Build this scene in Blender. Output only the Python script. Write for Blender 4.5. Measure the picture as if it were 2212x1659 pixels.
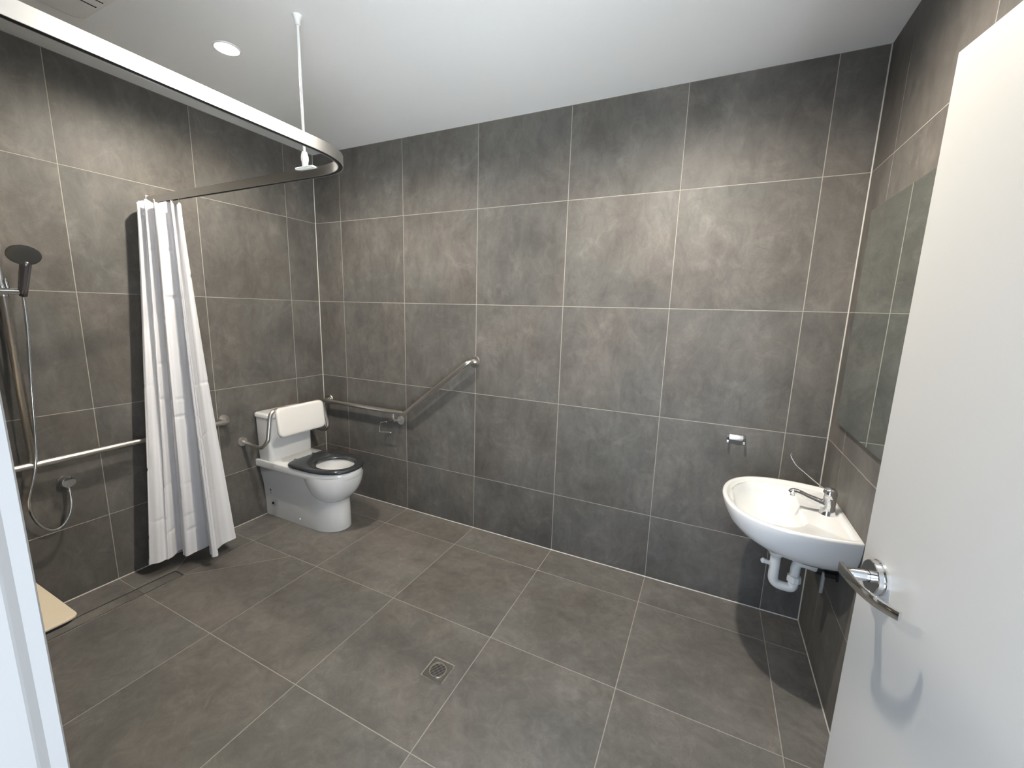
import bpy, bmesh, math, random
from mathutils import Vector, Matrix
random.seed(7)
PI = math.pi
scene = bpy.context.scene
for o in list(bpy.data.objects):
    bpy.data.objects.remove(o, do_unlink=True)
COL = scene.collection

# ------------------------------------------------------------------ camera
FPX, W, H = 897.98, 2212.0, 1659.0
CX, CY = -6.589, -1.947
CAM = Vector((2.8885, -2.4227, 1.5586))
YAW, PITCH, ROLL = -0.4471, -0.1722, 0.0273
fwd = Vector((math.sin(YAW)*math.cos(PITCH), math.cos(YAW)*math.cos(PITCH), math.sin(PITCH)))
right = Vector((math.cos(YAW), -math.sin(YAW), 0))
up = right.cross(fwd)
r2 = math.cos(ROLL)*right + math.sin(ROLL)*up
u2 = -math.sin(ROLL)*right + math.cos(ROLL)*up
cam_d = bpy.data.cameras.new('camera')
cam_d.sensor_width = 36.0
cam_d.lens = FPX/W*36.0
cam_d.shift_x = -CX/W
cam_d.shift_y = CY/W
cam_d.clip_start = 0.01
cam = bpy.data.objects.new('camera', cam_d)
COL.objects.link(cam)
m = Matrix((r2, u2, -fwd)).transposed().to_4x4()
m.translation = CAM
cam.matrix_world = m
scene.camera = cam

# ------------------------------------------------------------------ view, sky, sun
scene.view_settings.view_transform = 'Standard'
scene.view_settings.look = 'None'
scene.view_settings.gamma = 1.0
scene.view_settings.use_curve_mapping = False
scene.view_settings.exposure = 0.12
SKY_STRENGTH = 4.0
SUN_STRENGTH = 165.0
SPOT_POWER_SHOWER = 108.0
SPOT_POWER_BASIN = 150.0
world = bpy.data.worlds.new('sky')
scene.world = world
world.use_nodes = True
wb = world.node_tree.nodes['Background']
wb.inputs[0].default_value = (0.58, 0.76, 1.0, 1)
wb.inputs[1].default_value = SKY_STRENGTH
sun_d = bpy.data.lights.new('sun', 'SUN')
sun_d.energy = SUN_STRENGTH
sun_d.angle = math.radians(1.0)
sun_d.color = (0.88, 0.94, 1.0)
sun = bpy.data.objects.new('sun', sun_d)
COL.objects.link(sun)
sun.rotation_euler = Vector((-0.35, -0.15, -1.0)).to_track_quat('-Z', 'Y').to_euler()
scene.cycles.use_denoising = True
scene.cycles.max_bounces = 10
scene.cycles.diffuse_bounces = 6
scene.cycles.sample_clamp_indirect = 40.0

# ------------------------------------------------------------------ room measures
RW, CH, FW = 3.447, 2.693, -2.31     # right wall x, ceiling height, front wall y (left wall x=0, back wall y=0)
TS = 0.6
X1 = 0.272                            # first vertical joint of the back wall
ROWZ = [0.0, 0.393, 0.993, 1.593, 2.193, CH]
COLX = [0.0, 0.272, 0.872, 1.472, 2.072, 2.672, 3.272, RW]
ROWY = [0.0, -0.250, -0.850, -1.450, -2.050, FW]
DL, DR = 2.40, 3.437                  # door opening, left and right
DH = 2.06

# ------------------------------------------------------------------ material helpers
def new_mat(name):
    mt = bpy.data.materials.new(name)
    mt.use_nodes = True
    nt = mt.node_tree
    return mt, nt, nt.nodes['Principled BSDF']

def simple(name, col, rough=0.5, metal=0.0, coat=0.0, spec=None, noise=0.0, nscale=30.0, bump=0.0, bscale=300.0):
    mt, nt, b = new_mat(name)
    b.inputs['Base Color'].default_value = (*col, 1)
    b.inputs['Roughness'].default_value = rough
    b.inputs['Metallic'].default_value = metal
    b.inputs['Coat Weight'].default_value = coat
    b.inputs['Coat Roughness'].default_value = 0.05
    if spec is not None:
        b.inputs['Specular IOR Level'].default_value = spec
    if noise or bump:
        geo = nt.nodes.new('ShaderNodeNewGeometry')
    if noise:
        n = nt.nodes.new('ShaderNodeTexNoise')
        n.inputs['Scale'].default_value = nscale
        n.inputs['Detail'].default_value = 4
        nt.links.new(geo.outputs['Position'], n.inputs['Vector'])
        mr = nt.nodes.new('ShaderNodeMapRange')
        mr.inputs[1].default_value = 0.25
        mr.inputs[2].default_value = 0.75
        mr.inputs[3].default_value = 1-noise
        mr.inputs[4].default_value = 1+noise
        nt.links.new(n.outputs['Fac'], mr.inputs[0])
        mx = nt.nodes.new('ShaderNodeVectorMath')
        mx.operation = 'SCALE'
        mx.inputs[0].default_value = col
        nt.links.new(mr.outputs[0], mx.inputs['Scale'])
        nt.links.new(mx.outputs[0], b.inputs['Base Color'])
    if bump:
        n2 = nt.nodes.new('ShaderNodeTexNoise')
        n2.inputs['Scale'].default_value = bscale
        n2.inputs['Detail'].default_value = 3
        nt.links.new(geo.outputs['Position'], n2.inputs['Vector'])
        bp = nt.nodes.new('ShaderNodeBump')
        bp.inputs['Strength'].default_value = bump
        bp.inputs['Distance'].default_value = 0.001
        nt.links.new(n2.outputs['Fac'], bp.inputs['Height'])
        nt.links.new(bp.outputs[0], b.inputs['Normal'])
    return mt

def tile_material(name, gain, streak):
    """cement look porcelain: clouds, trowel strokes, pale scuffs and a fine grain; every tile reads another part of it"""
    mt, nt, b = new_mat(name)
    N, L = nt.nodes.new, nt.links.new
    geo = N('ShaderNodeNewGeometry')
    oi = N('ShaderNodeObjectInfo')
    off = N('ShaderNodeVectorMath'); off.operation = 'SCALE'
    off.inputs[0].default_value = (37.0, 91.0, 53.0)
    L(oi.outputs['Random'], off.inputs['Scale'])
    p = N('ShaderNodeVectorMath'); p.operation = 'ADD'
    L(geo.outputs['Position'], p.inputs[0]); L(off.outputs[0], p.inputs[1])
    def noise(scale, detail, rough, dist, stretch=None):
        n = N('ShaderNodeTexNoise')
        n.inputs['Scale'].default_value = scale
        n.inputs['Detail'].default_value = detail
        n.inputs['Roughness'].default_value = rough
        n.inputs['Distortion'].default_value = dist
        if stretch:
            s = N('ShaderNodeVectorMath'); s.operation = 'MULTIPLY'
            s.inputs[1].default_value = stretch
            L(p.outputs[0], s.inputs[0]); L(s.outputs[0], n.inputs['Vector'])
        else:
            L(p.outputs[0], n.inputs['Vector'])
        return n.outputs['Fac']
    def rng(sock, a, c, lo, hi):
        r = N('ShaderNodeMapRange')
        r.inputs[1].default_value = a; r.inputs[2].default_value = c
        r.inputs[3].default_value = lo; r.inputs[4].default_value = hi
        L(sock, r.inputs[0]); return r.outputs[0]
    def mul(a, c):
        q = N('ShaderNodeMath'); q.operation = 'MULTIPLY'
        L(a, q.inputs[0]); L(c, q.inputs[1]); return q.outputs[0]
    cloud = rng(noise(2.6, 7, 0.62, 0.5), 0.3, 0.7, 0.76, 1.22)
    strokes = rng(noise(7.0, 5, 0.6, 0.8, streak), 0.3, 0.7, 0.86, 1.12)
    scuff = rng(noise(4.0, 9, 0.72, 1.8), 0.52, 0.72, 1.0, 1.32)
    mott = rng(noise(13.0, 8, 0.74, 1.2, (1.0, 1.0, 0.6)), 0.32, 0.68, 0.84, 1.17)
    grain = rng(noise(420.0, 2, 0.5, 0.0), 0.3, 0.7, 0.93, 1.07)
    each = rng(oi.outputs['Random'], 0.0, 1.0, 0.95, 1.05)
    v = mul(mul(mul(mul(mul(cloud, strokes), mott), scuff), grain), each)
    hue = N('ShaderNodeMix'); hue.data_type = 'RGBA'
    hue.inputs['A'].default_value = (0.206*gain, 0.187*gain, 0.168*gain, 1)
    hue.inputs['B'].default_value = (0.189*gain, 0.182*gain, 0.168*gain, 1)
    L(rng(noise(1.7, 4, 0.5, 0.4), 0.35, 0.65, 0.0, 1.0), hue.inputs['Factor'])
    c = N('ShaderNodeVectorMath'); c.operation = 'SCALE'
    L(hue.outputs['Result'], c.inputs[0]); L(v, c.inputs['Scale'])
    L(c.outputs[0], b.inputs['Base Color'])
    L(rng(scuff, 1.0, 1.32, 0.50, 0.62), b.inputs['Roughness'])
    b.inputs['Specular IOR Level'].default_value = 0.28
    bp = N('ShaderNodeBump'); bp.inputs['Strength'].default_value = 0.12; bp.inputs['Distance'].default_value = 0.001
    L(noise(160.0, 4, 0.6, 0.0), bp.inputs['Height'])
    L(bp.outputs[0], b.inputs['Normal'])
    return mt

M = {}
M['wall_tile'] = tile_material('cement_tile_wall', 0.60, (1.0, 1.0, 0.35))
M['floor_tile'] = tile_material('cement_tile_floor', 0.70, (0.6, 1.0, 1.0))
M['grout'] = simple('pale_grout', (0.33, 0.31, 0.275), 0.9, noise=0.08, nscale=60)
M['silicone'] = simple('white_silicone', (0.48, 0.46, 0.42), 0.45)
M['ceiling'] = simple('white_ceiling_paint', (0.80, 0.80, 0.79), 0.9, bump=0.1, bscale=200)
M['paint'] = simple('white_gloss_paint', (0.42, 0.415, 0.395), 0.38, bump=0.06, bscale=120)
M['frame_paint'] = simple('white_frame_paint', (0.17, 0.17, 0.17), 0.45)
M['china'] = simple('vitreous_china', (0.77, 0.77, 0.76), 0.12, coat=0.6)
M['chrome'] = simple('chrome', (0.78, 0.79, 0.80), 0.07, 1.0)
M['steel'] = simple('brushed_stainless', (0.70, 0.675, 0.64), 0.30, 1.0, noise=0.06, nscale=90)
M['dull_steel'] = simple('dull_stainless', (0.42, 0.405, 0.38), 0.22, 1.0)
M['alu'] = simple('pale_aluminium', (0.86, 0.85, 0.82), 0.30, 1.0)
M['white_plastic'] = simple('white_plastic', (0.78, 0.78, 0.76), 0.4)
M['trap_plastic'] = simple('trap_plastic', (0.74, 0.735, 0.71), 0.45)
M['black'] = simple('black_rubber', (0.012, 0.012, 0.013), 0.5)
M['seat_grey'] = simple('dark_grey_seat_plastic', (0.030, 0.034, 0.038), 0.22, coat=0.3)
M['grey_plastic'] = simple('grey_plastic', (0.33, 0.335, 0.33), 0.45)
M['vinyl'] = simple('white_vinyl', (0.80, 0.77, 0.73), 0.5, bump=0.05, bscale=500)
M['beige'] = simple('beige_laminate', (0.60, 0.52, 0.39), 0.45, noise=0.03, nscale=200)
M['dark_chrome'] = simple('dark_shower_face', (0.20, 0.21, 0.21), 0.25, 0.6)
M['handset'] = simple('grey_chrome_handset', (0.28, 0.27, 0.29), 0.25, 0.9)
M['pad_pale'] = simple('bounce_pad_pale', (0.62, 0.615, 0.60), 0.9, noise=0.08, nscale=3)  # pale tone mimics a sunlit patch, for bounce light on the ceiling
M['dark_ground'] = simple('dark_ground', (0.07, 0.07, 0.075), 0.9, noise=0.15, nscale=20)  # dark tone stands in for unlit ground around the bounce pad
M['dark'] = simple('dark_gap', (0.01, 0.01, 0.01), 0.9)

mt, nt, b = new_mat('water')
b.inputs['Base Color'].default_value = (0.45, 0.50, 0.55, 1)
b.inputs['Roughness'].default_value = 0.03
M['water'] = mt

mt, nt, b = new_mat('mirror_glass')
b.inputs['Base Color'].default_value = (0.71, 0.765, 0.71, 1)
b.inputs['Metallic'].default_value = 1.0
b.inputs['Roughness'].default_value = 0.004
M['mirror'] = mt

mt, nt, b = new_mat('lamp_lens')
b.inputs['Emission Color'].default_value = (1.0, 0.93, 0.80, 1)
b.inputs['Emission Strength'].default_value = 60.0
M['lens'] = mt

# curtain cloth: white, thin, woven satin stripes running from top to hem
mt, nt, b = new_mat('curtain_cloth')
N, L = nt.nodes.new, nt.links.new
uv = N('ShaderNodeUVMap'); uv.uv_map = 'UVMap'
sep = N('ShaderNodeSeparateXYZ'); L(uv.outputs[0], sep.inputs[0])
ml = N('ShaderNodeMath'); ml.operation = 'MULTIPLY'; ml.inputs[1].default_value = 2*PI*42
L(sep.outputs[0], ml.inputs[0])
sn = N('ShaderNodeMath'); sn.operation = 'SINE'; L(ml.outputs[0], sn.inputs[0])
mr = N('ShaderNodeMapRange'); mr.inputs[1].default_value = -0.25; mr.inputs[2].default_value = 0.25
L(sn.outputs[0], mr.inputs[0])
cm = N('ShaderNodeMix'); cm.data_type = 'RGBA'
cm.inputs['A'].default_value = (0.86, 0.855, 0.875, 1)
cm.inputs['B'].default_value = (0.92, 0.915, 0.925, 1)
L(mr.outputs[0], cm.inputs['Factor'])
L(cm.outputs['Result'], b.inputs['Base Color'])
rr = N('ShaderNodeMapRange'); rr.inputs[3].default_value = 0.75; rr.inputs[4].default_value = 0.42
L(mr.outputs[0], rr.inputs[0]); L(rr.outputs[0], b.inputs['Roughness'])
tr = N('ShaderNodeBsdfTranslucent'); tr.inputs[0].default_value = (0.86, 0.85, 0.86, 1)
ms = N('ShaderNodeMixShader'); ms.inputs[0].default_value = 0.18
L(b.outputs[0], ms.inputs[1]); L(tr.outputs[0], ms.inputs[2])
L(ms.outputs[0], nt.nodes['Material Output'].inputs[0])
M['curtain'] = mt

# ------------------------------------------------------------------ object helpers
def root_of(o):
    while o.parent: o = o.parent
    return o

def thing(name, label, cat, loc, group=None):
    o = bpy.data.objects.new(name, None)
    o.empty_display_size = 0.05
    COL.objects.link(o)
    o.location = loc
    o['label'] = label; o['category'] = cat
    if group: o['group'] = group
    return o

def put(name, verts, faces, mat, parent=None, smooth=False, label=None, origin=None):
    """one mesh object from world coordinates; children keep the origin of their top-level object"""
    if parent is not None:
        org = Vector(root_of(parent).location)
    elif origin is not None:
        org = Vector(origin)
    else:
        n = len(verts)
        org = Vector((sum(v[0] for v in verts)/n, sum(v[1] for v in verts)/n, min(v[2] for v in verts)))
    me = bpy.data.meshes.new(name)
    me.from_pydata([tuple(Vector(v)-org) for v in verts], [], faces)
    bm = bmesh.new(); bm.from_mesh(me)
    bmesh.ops.remove_doubles(bm, verts=bm.verts, dist=1e-6)
    bmesh.ops.recalc_face_normals(bm, faces=bm.faces)
    bm.to_mesh(me); bm.free()
    me.materials.append(M[mat])
    o = bpy.data.objects.new(name, me)
    COL.objects.link(o)
    if parent is not None:
        o.parent = parent
    else:
        o.location = org
    if smooth:
        for p in me.polygons: p.use_smooth = True
        if smooth != 'all':
            me.set_sharp_from_angle(angle=math.radians(smooth if isinstance(smooth, (int, float)) and smooth > 1 else 38))
    if label: o['label'] = label
    return o

def tag(o, label, cat, group=None):
    o['label'] = label; o['category'] = cat
    if group: o['group'] = group
    return o

class Geo:
    """collects verts and faces in world coordinates"""
    def __init__(s): s.v, s.f = [], []
    def add(s, v, f):
        k = len(s.v)
        s.v += [tuple(q) for q in v]
        s.f += [tuple(i+k for i in q) for q in f]
        return s
    def box(s, x0, x1, y0, y1, z0, z1):
        return s.add([(x0,y0,z0),(x1,y0,z0),(x1,y1,z0),(x0,y1,z0),(x0,y0,z1),(x1,y0,z1),(x1,y1,z1),(x0,y1,z1)],
                     [(0,3,2,1),(4,5,6,7),(0,1,5,4),(1,2,6,5),(2,3,7,6),(3,0,4,7)])
    def rbox(s, x0, x1, y0, y1, z0, z1, r, seg=3):
        bm = bmesh.new()
        bmesh.ops.create_cube(bm, size=1)
        for v in bm.verts:
            v.co = Vector(((x0+x1)/2+v.co.x*(x1-x0), (y0+y1)/2+v.co.y*(y1-y0), (z0+z1)/2+v.co.z*(z1-z0)))
        bmesh.ops.bevel(bm, geom=bm.edges[:], offset=r, segments=seg, affect='EDGES', profile=0.5)
        bm.verts.index_update()
        s.add([v.co[:] for v in bm.verts], [[v.index for v in f.verts] for f in bm.faces])
        bm.free(); return s
    def loft(s, rings, cap0=True, cap1=True, closed=True):
        n = len(rings[0]); k = len(s.v)
        for r in rings: s.v += [tuple(q) for q in r]
        for i in range(len(rings)-1):
            for j in range(n if closed else n-1):
                a, bq = k+i*n+j, k+i*n+(j+1) % n
                s.f.append((a, bq, bq+n, a+n))
        if cap0: s.f.append(tuple(k+j for j in range(n))[::-1])
        if cap1: s.f.append(tuple(k+(len(rings)-1)*n+j for j in range(n)))
        return s
    def lathe(s, profile, org, axis, seg=32, cap0=True, cap1=True):
        """profile: (radius, distance along axis)"""
        ax = Vector(axis).normalized()
        a = ax.orthogonal().normalized(); bq = ax.cross(a)
        org = Vector(org)
        rings = [[org+ax*d+a*(r*math.cos(2*PI*j/seg))+bq*(r*math.sin(2*PI*j/seg)) for j in range(seg)] for r, d in profile]
        return s.loft(rings, cap0, cap1)
    def tube(s, pts, r, seg=14, cap=True):
        pts = [Vector(p) for p in pts]
        rad = r if isinstance(r, (list, tuple)) else [r]*len(pts)
        tang = []
        for i in range(len(pts)):
            t = pts[min(i+1, len(pts)-1)]-pts[max(i-1, 0)]
            tang.append(t.normalized())
        nrm = tang[0].orthogonal().normalized()
        rings = []
        for i, p in enumerate(pts):
            nrm = (nrm-tang[i]*nrm.dot(tang[i])).normalized()
            bq = tang[i].cross(nrm)
            rings.append([p+nrm*(rad[i]*math.cos(2*PI*j/seg))+bq*(rad[i]*math.sin(2*PI*j/seg)) for j in range(seg)])
        return s.loft(rings, cap, cap)
    def put(s, name, mat, parent=None, **k):
        return put(name, s.v, s.f, mat, parent, **k)

def fillet(pts, r, seg=8):
    """polyline with rounded corners"""
    pts = [Vector(p) for p in pts]
    rs = r if isinstance(r, (list, tuple)) else [r]*len(pts)
    out = [pts[0]]
    for i in range(1, len(pts)-1):
        a, c, d = pts[i-1], pts[i], pts[i+1]
        u, v = (a-c).normalized(), (d-c).normalized()
        ang = u.angle(v)
        t = rs[i]/math.tan(ang/2)
        t = min(t, (a-c).length*0.49, (d-c).length*0.49)
        p0, p1 = c+u*t, c+v*t
        for k in range(seg+1):
            w = k/seg
            out.append(p0*(1-w)**2+c*2*w*(1-w)+p1*w*w)
    out.append(pts[-1])
    return out

def catmull(P, n):
    """n samples over the points P (tuples)"""
    P = [Vector(p) for p in P]
    Q = [2*P[0]-P[1]]+P+[2*P[-1]-P[-2]]
    out = []
    for k in range(n):
        t = k/(n-1)*(len(P)-1)
        i = min(int(t), len(P)-2); t -= i
        a, bq, c, d = Q[i:i+4]
        out.append(0.5*((2*bq)+(c-a)*t+(2*a-5*bq+4*c-d)*t*t+(3*bq-a-3*c+d)*t**3))
    return out

def structure(o):
    o['kind'] = 'structure'
    return o

# ------------------------------------------------------------------ tiles
PLANES = {  # origin, u, v, outward normal
    'back':  (Vector((0,0,0)), Vector((1,0,0)), Vector((0,0,1)), Vector((0,-1,0))),
    'left':  (Vector((0,0,0)), Vector((0,1,0)), Vector((0,0,1)), Vector((1,0,0))),
    'right': (Vector((RW,0,0)), Vector((0,1,0)), Vector((0,0,1)), Vector((-1,0,0))),
    'front': (Vector((0,FW,0)), Vector((1,0,0)), Vector((0,0,1)), Vector((0,1,0))),
    'floor': (Vector((0,0,0)), Vector((1,0,0)), Vector((0,1,0)), Vector((0,0,1))),
}
GROUT = 0.0034
DEPTH = 0.0008                      # joints lie this far behind the tile faces
CACHE = {}

def inset(poly, d):
    n = len(poly)
    area = sum(poly[i][0]*poly[(i+1) % n][1]-poly[(i+1) % n][0]*poly[i][1] for i in range(n))
    if area < 0: poly = poly[::-1]
    out = []
    for i in range(n):
        a, bq, c = Vector(poly[i-1]), Vector(poly[i]), Vector(poly[(i+1) % n])
        e0, e1 = (bq-a).normalized(), (c-bq).normalized()
        n0, n1 = Vector((-e0.y, e0.x)), Vector((-e1.y, e1.x))
        k = 1+n0.dot(n1)
        out.append(bq+(n0+n1)*(d/k))
    return out

def tile(plane, poly, parent, mat, name='tile', gap=GROUT/2, hole=None, lift=0.0):
    org, u, v, nn = PLANES[plane]
    P = inset([tuple(p) for p in poly], gap)
    c = sum(P, Vector((0, 0)))/len(P)
    key = (plane, mat, bool(hole), tuple((round(p.x-c.x, 4), round(p.y-c.y, 4)) for p in P))
    me = CACHE.get(key)
    if me is None:
        ch, n = 0.0009, len(P)
        Q = inset([tuple(p) for p in P], ch)
        def w(p, h): return u*(p.x-c.x)+v*(p.y-c.y)+nn*h
        V = [w(p, -0.006) for p in P]+[w(p, -ch) for p in P]+[w(p, 0.0) for p in Q]
        F = []
        for i in range(n):
            j = (i+1) % n
            F += [(i, j, n+j, n+i), (n+i, n+j, 2*n+j, 2*n+i)]
        if hole:
            hx0, hx1, hy0, hy1 = hole
            hp = [Vector((hx0, hy0)), Vector((hx1, hy0)), Vector((hx1, hy1)), Vector((hx0, hy1))]
            k = len(V)
            V += [w(p+c, 0.0) for p in hp]+[w(p+c, -0.02) for p in hp]
            for i in range(4):
                j = (i+1) % 4
                F += [(2*n+i, 2*n+j, k+j, k+i), (k+i, k+j, k+4+j, k+4+i)]
        else:
            F.append(tuple(range(2*n, 3*n)))
        me = bpy.data.meshes.new(name)
        me.from_pydata([tuple(q) for q in V], [], F)
        bm = bmesh.new(); bm.from_mesh(me); bmesh.ops.recalc_face_normals(bm, faces=bm.faces)
        # open underneath: make sure the face side looks into the room
        top = max(bm.faces, key=lambda f: f.calc_area())
        if top.normal.dot(nn) < 0: bmesh.ops.reverse_faces(bm, faces=bm.faces)
        bm.to_mesh(me); bm.free()
        me.materials.append(M[mat])
        CACHE[key] = me
    o = bpy.data.objects.new(name, me)
    COL.objects.link(o)
    o.parent = parent
    o.location = org+u*c.x+v*c.y+nn*lift-Vector(parent.location)
    return o

def rect(a0, a1, b0, b1): return [(a0, b0), (a1, b0), (a1, b1), (a0, b1)]

# ------------------------------------------------------------------ the room shell
T = 0.12
def slab(name, mat, *boxes):
    g = Geo()
    for bx in boxes: g.box(*bx)
    return structure(g.put(name, mat, origin=(0, 0, 0)))

floor = slab('floor', 'grout', (-T, RW+T, FW-0.14, T, -0.1, -DEPTH))
wall_back = slab('wall_back', 'grout', (-T, RW+T, DEPTH, T, -DEPTH, CH))
wall_left = slab('wall_left', 'grout', (-T, -DEPTH, FW-0.14, DEPTH, -DEPTH, CH))
wall_right = slab('wall_right', 'grout', (RW+DEPTH, RW+T, FW-0.14, DEPTH, -DEPTH, CH))
wall_front = slab('wall_front', 'grout', (-DEPTH, DL-0.03, FW-0.14, FW-DEPTH, -DEPTH, CH),
                  (DL-0.03, RW+DEPTH, FW-0.14, FW-DEPTH, DH+0.03, CH))
ceiling = slab('ceiling', 'ceiling', (-T, RW+T, FW-0.14, T, CH, CH+0.2))
ground = slab('ground', 'dark_ground', (-6, 12, -14, FW-0.14, -0.12, -0.03))
bounce_pad = structure(Geo().box(3.5, 9.0, -7.5, -3.1, -0.05, -0.022).put('bounce_pad', 'pad_pale'))  # added, unseen: throws sunlight through the doorway onto the ceiling

for i in range(7):
    for j in range(5):
        tile('back', rect(COLX[i], COLX[i+1], ROWZ[j], ROWZ[j+1]), wall_back, 'wall_tile')
for i in range(5):
    for j in range(5):
        tile('left', rect(ROWY[i+1], ROWY[i], ROWZ[j], ROWZ[j+1]), wall_left, 'wall_tile')
        tile('right', rect(ROWY[i+1], ROWY[i], ROWZ[j], ROWZ[j+1]), wall_right, 'wall_tile')
for i in range(5):
    xa, xb = COLX[i], min(COLX[i+1], DL-0.04) if i < 4 else 0
    if i == 4: continue
    for j in range(5):
        tile('front', rect(xa, xb, ROWZ[j], ROWZ[j+1]), wall_front, 'wall_tile')
for xa, xb in ((2.072, DL-0.04),):
    for j in range(5):
        tile('front', rect(xa, xb, ROWZ[j], ROWZ[j+1]), wall_front, 'wall_tile')
for xa, xb in ((DL-0.04, 2.672), (2.672, 3.272), (3.272, RW)):
    tile('front', rect(xa, xb, DH+0.04, ROWZ[4]), wall_front, 'wall_tile')
    tile('front', rect(xa, xb, ROWZ[4], ROWZ[5]), wall_front, 'wall_tile')

# floor tiles; linear drain at x DX0..DX1 along the left wall, diagonal falls cut from its end
DX0, DX1, DY0, DY1 = 0.187, 0.280, -1.260, -2.160
def ft(poly, **k): return tile('floor', poly, floor, 'floor_tile', **k)
for i in range(7):
    for j in range(5):
        x0, x1, y1, y0 = COLX[i], COLX[i+1], ROWY[j], ROWY[j+1]
        if j == 4: y0 = FW
        if i in (0, 1) and j >= 2: continue
        if i == 3 and j == 2:                         # the tile around the square floor waste
            cxm, cym = (x0+x1)/2, (y0+y1)/2
            ft(rect(x0, x1, y0, y1), hole=(1.902-cxm, 2.013-cxm, -1.176-cym, -1.065-cym))
            continue
        ft(rect(x0, x1, y0, y1))
ft([(0, ROWY[2]), (X1, ROWY[2]), (X1, DY0), (DX0, DY0), (0, -1.050)])
ft([(0, -1.050), (DX0, DY0), (DX0, ROWY[3]), (0, ROWY[3])])
ft(rect(0, DX0, ROWY[4], ROWY[3])); ft(rect(0, DX0, FW, ROWY[4]))
ft([(X1, ROWY[2]), (0.650, ROWY[2]), (DX1, DY0), (X1, DY0)])
ft([(0.650, ROWY[2]), (0.872, ROWY[2]), (0.872, ROWY[3]), (DX1, ROWY[3]), (DX1, DY0)])
ft(rect(DX1, 0.872, ROWY[4], ROWY[3])); ft(rect(DX1, 0.872, FW, ROWY[4]))
ft(rect(DX0, DX1, FW, DY1))
for xa, xb in ((DL, 2.672), (2.672, 3.272), (3.272, DR)):
    ft(rect(xa, xb, FW-0.14, FW))

# silicone beads in the corners
def bead(n, a, bq, d0, d1, r=0.0042):
    a, bq, d0, d1 = Vector(a), Vector(bq), Vector(d0)*r, Vector(d1)*r
    g = Geo()
    ring = lambda p: [p, p+d0, p+(d0+d1)*0.38, p+d1]
    g.loft([ring(a), ring(bq)])
    return structure(g.put('trim_%d' % n, 'silicone'))
bead(1, (0, 0, 0), (0, 0, CH), (1, 0, 0), (0, -1, 0))
bead(2, (RW, 0, 0), (RW, 0, CH), (-1, 0, 0), (0, -1, 0))
bead(3, (0, 0, 0), (RW, 0, 0), (0, -1, 0), (0, 0, 1))
bead(4, (0, FW, 0), (0, 0, 0), (1, 0, 0), (0, 0, 1))
bead(5, (RW, FW, 0), (RW, 0, 0), (-1, 0, 0), (0, 0, 1), 0.0035)

# ------------------------------------------------------------------ door frame and door
def extrude_z(prof, z0, z1, name, mat, **k):
    g = Geo()
    g.loft([[(x, y, z0) for x, y in prof], [(x, y, z1) for x, y in prof]])
    return g.put(name, mat, **k)
yo = FW-0.14
jl = [(DL-0.04, FW+0.001), (DL-0.0045, FW+0.001), (DL-0.003, FW-0.0005), (DL-0.003, FW-0.0105), (DL-0.0022, FW-0.0125), (DL-0.0006, FW-0.0165), (DL, FW-0.0185),
      (DL, FW-0.085), (DL+0.012, FW-0.085), (DL+0.012, yo-0.012), (DL-0.06, yo-0.012), (DL-0.06, yo), (DL-0.03, yo), (DL-0.03, FW-0.002), (DL-0.04, FW-0.002)]
structure(extrude_z(jl, -0.0016, DH, 'trim_6', 'frame_paint', label='white painted left door jamb with a shallow step beside its edge'))
structure(Geo().box(DL-0.04, RW, FW-0.14, FW, DH, DH+0.035).put('trim_7', 'frame_paint'))
structure(Geo().box(DR+0.001, RW+0.001, FW-0.14, FW-0.01, -0.0016, DH).put('trim_8', 'frame_paint'))

# door leaf: its visible face runs from the free edge A along D back to the hinge
A = Vector((3.240, -1.318)); D = Vector((0.158, -0.992)).normalized(); NN = Vector((D.y, -D.x))  # NN points to the room side (-x)
if NN.x > 0: NN = -NN
LEAF, DT = 0.990, 0.036
def dpt(s, off, z):
    p = A+D*s+NN*off
    return (p.x, p.y, z)
def dbox(s0, s1, o0, o1, z0, z1, r=0.0015):
    g = Geo()
    ring = lambda z, e: [dpt(s0+e, o0+e, z), dpt(s1-e, o0+e, z), dpt(s1-e, o1-e, z), dpt(s0+e, o1-e, z)]
    g.loft([ring(z0, r), ring(z0+r, 0), ring(z1-r, 0), ring(z1, r)])
    return g
leaf = structure(dbox(0, LEAF, -DT, 0, 0.012, 2.04).put('door_1', 'paint', origin=dpt(LEAF, 0, 0.012)))
leaf['label'] = 'white flush door standing open into the room in front of the right wall'
def axis_pt(s, z): return Vector(dpt(s, 0, z))
ax3 = Vector((NN.x, NN.y, 0))
HS, HZ = 0.066, 1.036
g = Geo()
hb = axis_pt(HS, HZ)
g.lathe([(0.0115, 0.015), (0.0115, 0.050), (0.010, 0.057)], hb, ax3, 24)
# lever: a flat bar that leaves the neck towards the hinge and curves back to the leaf
L0 = [(-0.020, 0.060, 0.000), (0.000, 0.061, 0.000), (0.030, 0.060, 0.000), (0.060, 0.056, -0.001), (0.090, 0.048, -0.001), (0.112, 0.038, 0.000), (0.128, 0.028, 0.001)]
rings = []
cl = catmull(L0, 26)
for i, q in enumerate(cl):
    t = (cl[min(i+1, 25)]-cl[max(i-1, 0)]); t = Vector((t.x, t.y)).normalized()
    nrm = Vector((-t.y, t.x))
    w = i/25
    hh = 0.0115-0.0025*w
    th = 0.0042
    ring = []
    for k in range(12):
        a = 2*PI*k/12
        ca, sa = math.cos(a), math.sin(a)
        e = 0.45
        fx = math.copysign(abs(ca)**e, ca)*th; fz = math.copysign(abs(sa)**e, sa)*hh
        ring.append(dpt(HS+q.x+nrm.x*fx, q.y+nrm.y*fx, HZ+q.z+fz))
    rings.append(ring)
g.loft(rings)
lev = g.put('door_handle', 'chrome', leaf, smooth=30, label='chrome lever handle')
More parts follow.
